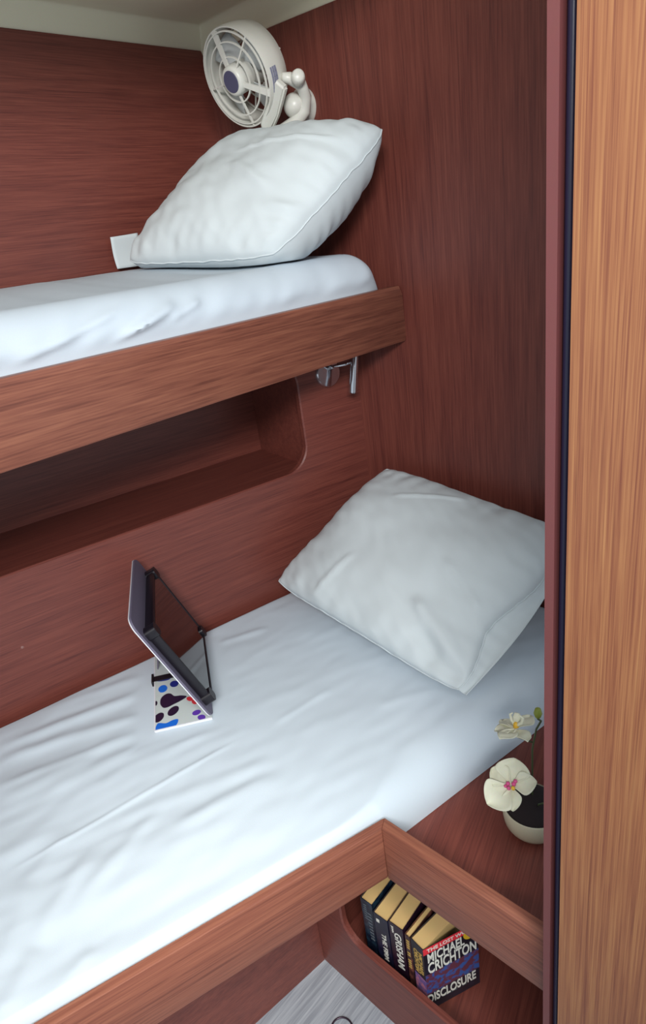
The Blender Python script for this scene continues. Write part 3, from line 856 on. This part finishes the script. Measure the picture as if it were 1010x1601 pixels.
bdg = link('round_badge', s, M_badge, fcv)
text_mesh('band_text', 'THE LOST WORLD', M_white, fcv, CO + ex * .007 + ez * .1565, ex, ez, .098, .0085, bold=.02, zoff=.0006)
text_mesh('author_text', 'MICHAEL', M_white, fcv, CO + ex * .007 + ez * .128, ex, ez, .072, .024, bold=.022, zoff=.0004)
text_mesh('author_text', 'CRICHTON', M_white, fcv, CO + ex * .006 + ez * .099, ex, ez, .096, .028, bold=.022, zoff=.0004)
text_mesh('title_text', 'DISCLOSURE', M_white, fcv, CO - ex * .000 + ez * .020, ex, ez, .098, .024, bold=.025, zoff=.0004)
text_mesh('subtitle_text', 'A  N O V E L', M_dim, fcv, CO + ex * .034 + ez * .018, ex, ez, .045, .004, zoff=.0003)

# ================================================================== POTTED ORCHID
PX, PY, PZ = .652, .324, .4995
pot = thing('potted_orchid', (PX, PY, PZ), 'white orchid in a small cream pot on the head-end shelf', 'plant')
s = BM(); add_lathe(s, [(0, 0), (.026, 0), (.037, .004), (.0415, .012), (.0435, .024), (.0435, .042), (.042, .0435), (.0408, .042), (.0405, .036), (0, .036)], Matrix.Translation((PX, PY, PZ)), 56)
link('pot', s, M_pot, pot, smooth=True, angle=50)
s = BM(); add_lathe(s, [(.0405, .039), (.034, .050), (.022, .058), (0, .060)], Matrix.Translation((PX, PY, PZ)), 40); link('soil', s, M_soil, pot, smooth=True)
def tub(name, pts, r, mat, par=pot):
    s = BM(); add_tube(s, pts, r, 8); return link(name, s, mat, par, smooth=True)
F1 = Vector((.612, .3365, .6085)); F2 = Vector((.645, .3455, .685)); BU = Vector((.640, .310, .735))
tub('stem', [(PX, PY, PZ + .04), (PX + .008, PY + .004, .58), (PX + .012, PY + .006, .64), (PX + .008, PY - .002, .685), (PX + .002, PY - .012, .71), BU - Vector((0, 0, .01))], .0014, M_stem)
tub('stem', [(PX + .01, PY + .005, .655), (.650, .345, .665), F2 - Vector((0, 0, .004))], .0011, M_stem)
tub('stem', [(PX + .008, PY + .004, .58), (.640, .337, .60), F1 + Vector((.008, .006, 0))], .0011, M_stem)
tub('stem', [(PX, PY - .008, PZ + .04), (PX - .012, PY - .016, .565), (PX - .008, PY - .026, .572)], .0012, M_stem)
s = BM(); add_lathe(s, [(0, -.010), (.004, -.006), (.0058, 0), (.004, .007), (0, .010)], Matrix.Translation(BU), 16); link('bud', s, M_bud, pot, smooth=True)
def flower(C_, N_, up_hint, R0, petals, lip=True):
    N_ = Vector(N_).normalized(); X_ = Vector(up_hint).cross(N_).normalized(); Y_ = N_.cross(X_).normalized()
    M_ = frame_mat(C_, X_, Y_, N_)
    fl = bpy.data.objects.new('flower', None); COL.objects.link(fl); fl.parent = pot; fl.location = C_ - Vector(pot.location)
    for (ang, L, Wd, lift, curl) in petals:
        s = BM(); a0 = radians(ang)
        def pf(u, v):
            x = u * L; hw = Wd * sin(pi * min(1, u * .93 + .07)) ** .7 * (.35 + .65 * smooth01(u / .5)) if u < 1 else Wd * .05
            y = (v - .5) * 2 * hw
            z = lift * u * u * L + curl * (abs(v - .5) * 2) ** 2 * hw + .0012 * sin(u * 9 + v * 5)
            return M_ @ Vector((x * cos(a0) - y * sin(a0), x * sin(a0) + y * cos(a0), z))
        grid_surface(s, pf, 14, 10)
        o = link('petal', s, M_petal, fl, smooth=True); m2 = o.modifiers.new('t', 'SOLIDIFY'); m2.thickness = .0008
    if lip:
        s = BM(); random.seed(3)
        for (x, y, z, r, m) in ((-.004, .001, .006, .0032, 0), (.004, .002, .007, .0034, 0), (-.002, -.005, .008, .003, 0), (-.007, -.003, .006, .0025, 0), (.006, .006, .008, .003, 0)):
            add_lathe(s, [(0, -r), (r * .7, -r * .6), (r, 0), (r * .7, r * .6), (0, r)], M_ @ Matrix.Translation((x, y, z)), 10)
        link('lip', s, M_pink, fl, smooth=True)
        s = BM(); add_lathe(s, [(0, -.003), (.003, -.001), (.0028, .002), (0, .0035)], M_ @ Matrix.Translation((.004, -.004, .009)), 10)
        link('column', s, M_yel, fl, smooth=True)
    else:
        s = BM(); add_lathe(s, [(0, 0), (.004, .002), (.0035, .008), (0, .011)], M_ @ Matrix.Translation((0, 0, 0)), 12); link('column', s, M_yel, fl, smooth=True)
        s = BM()
        for sg in (-1, 1):
            add_tube(s, [M_ @ Vector(p) for p in ((0, 0, .005), (sg * .008, .002, .010), (sg * .010, .002, .018), (sg * .005, 0, .022))], [.003, .0025, .002, .001], 8)
        add_tube(s, [M_ @ Vector(p) for p in ((0, 0, .01), (.0, .003, .016), (0, .004, .022))], [.004, .006, .004], 8, flat=.4)
        link('lip', s, M_petal, fl, smooth=True)
    return fl
toward = (Vector((0, 0, 1.36)) - F1).normalized()
flower(F1, toward * .9 + Vector((0, .1, .1)), (0, 0, 1), .03,
       [(88, .038, .025, .10, .35), (150, .036, .018, -.12, .4), (228, .044, .025, .10, .4), (18, .037, .016, .25, .4), (280, .034, .014, -.10, .3)])
flower(F2, (.28, .15, .95), (1, 0, 0), .03,
       [(92, .046, .016, .08, .15), (148, .042, .014, -.1, .1), (215, .030, .019, -.15, .1), (272, .046, .014, .05, .1), (325, .036, .013, -.05, .1)], lip=False)

# ================================================================== SMALL THINGS
s = BM()
RC = Vector((.409, .583, .003))
add_tube(s, [RC + Vector((cos(a) * .021, sin(a) * .021, 0)) for a in [2 * pi * k / 40 for k in range(40)]], .0018, 8, closed=True)
setp(link('floor_ring', s, M_ring, smooth=True), 'thin dark metal ring lying on the pale floor by the berth base', 'ring')
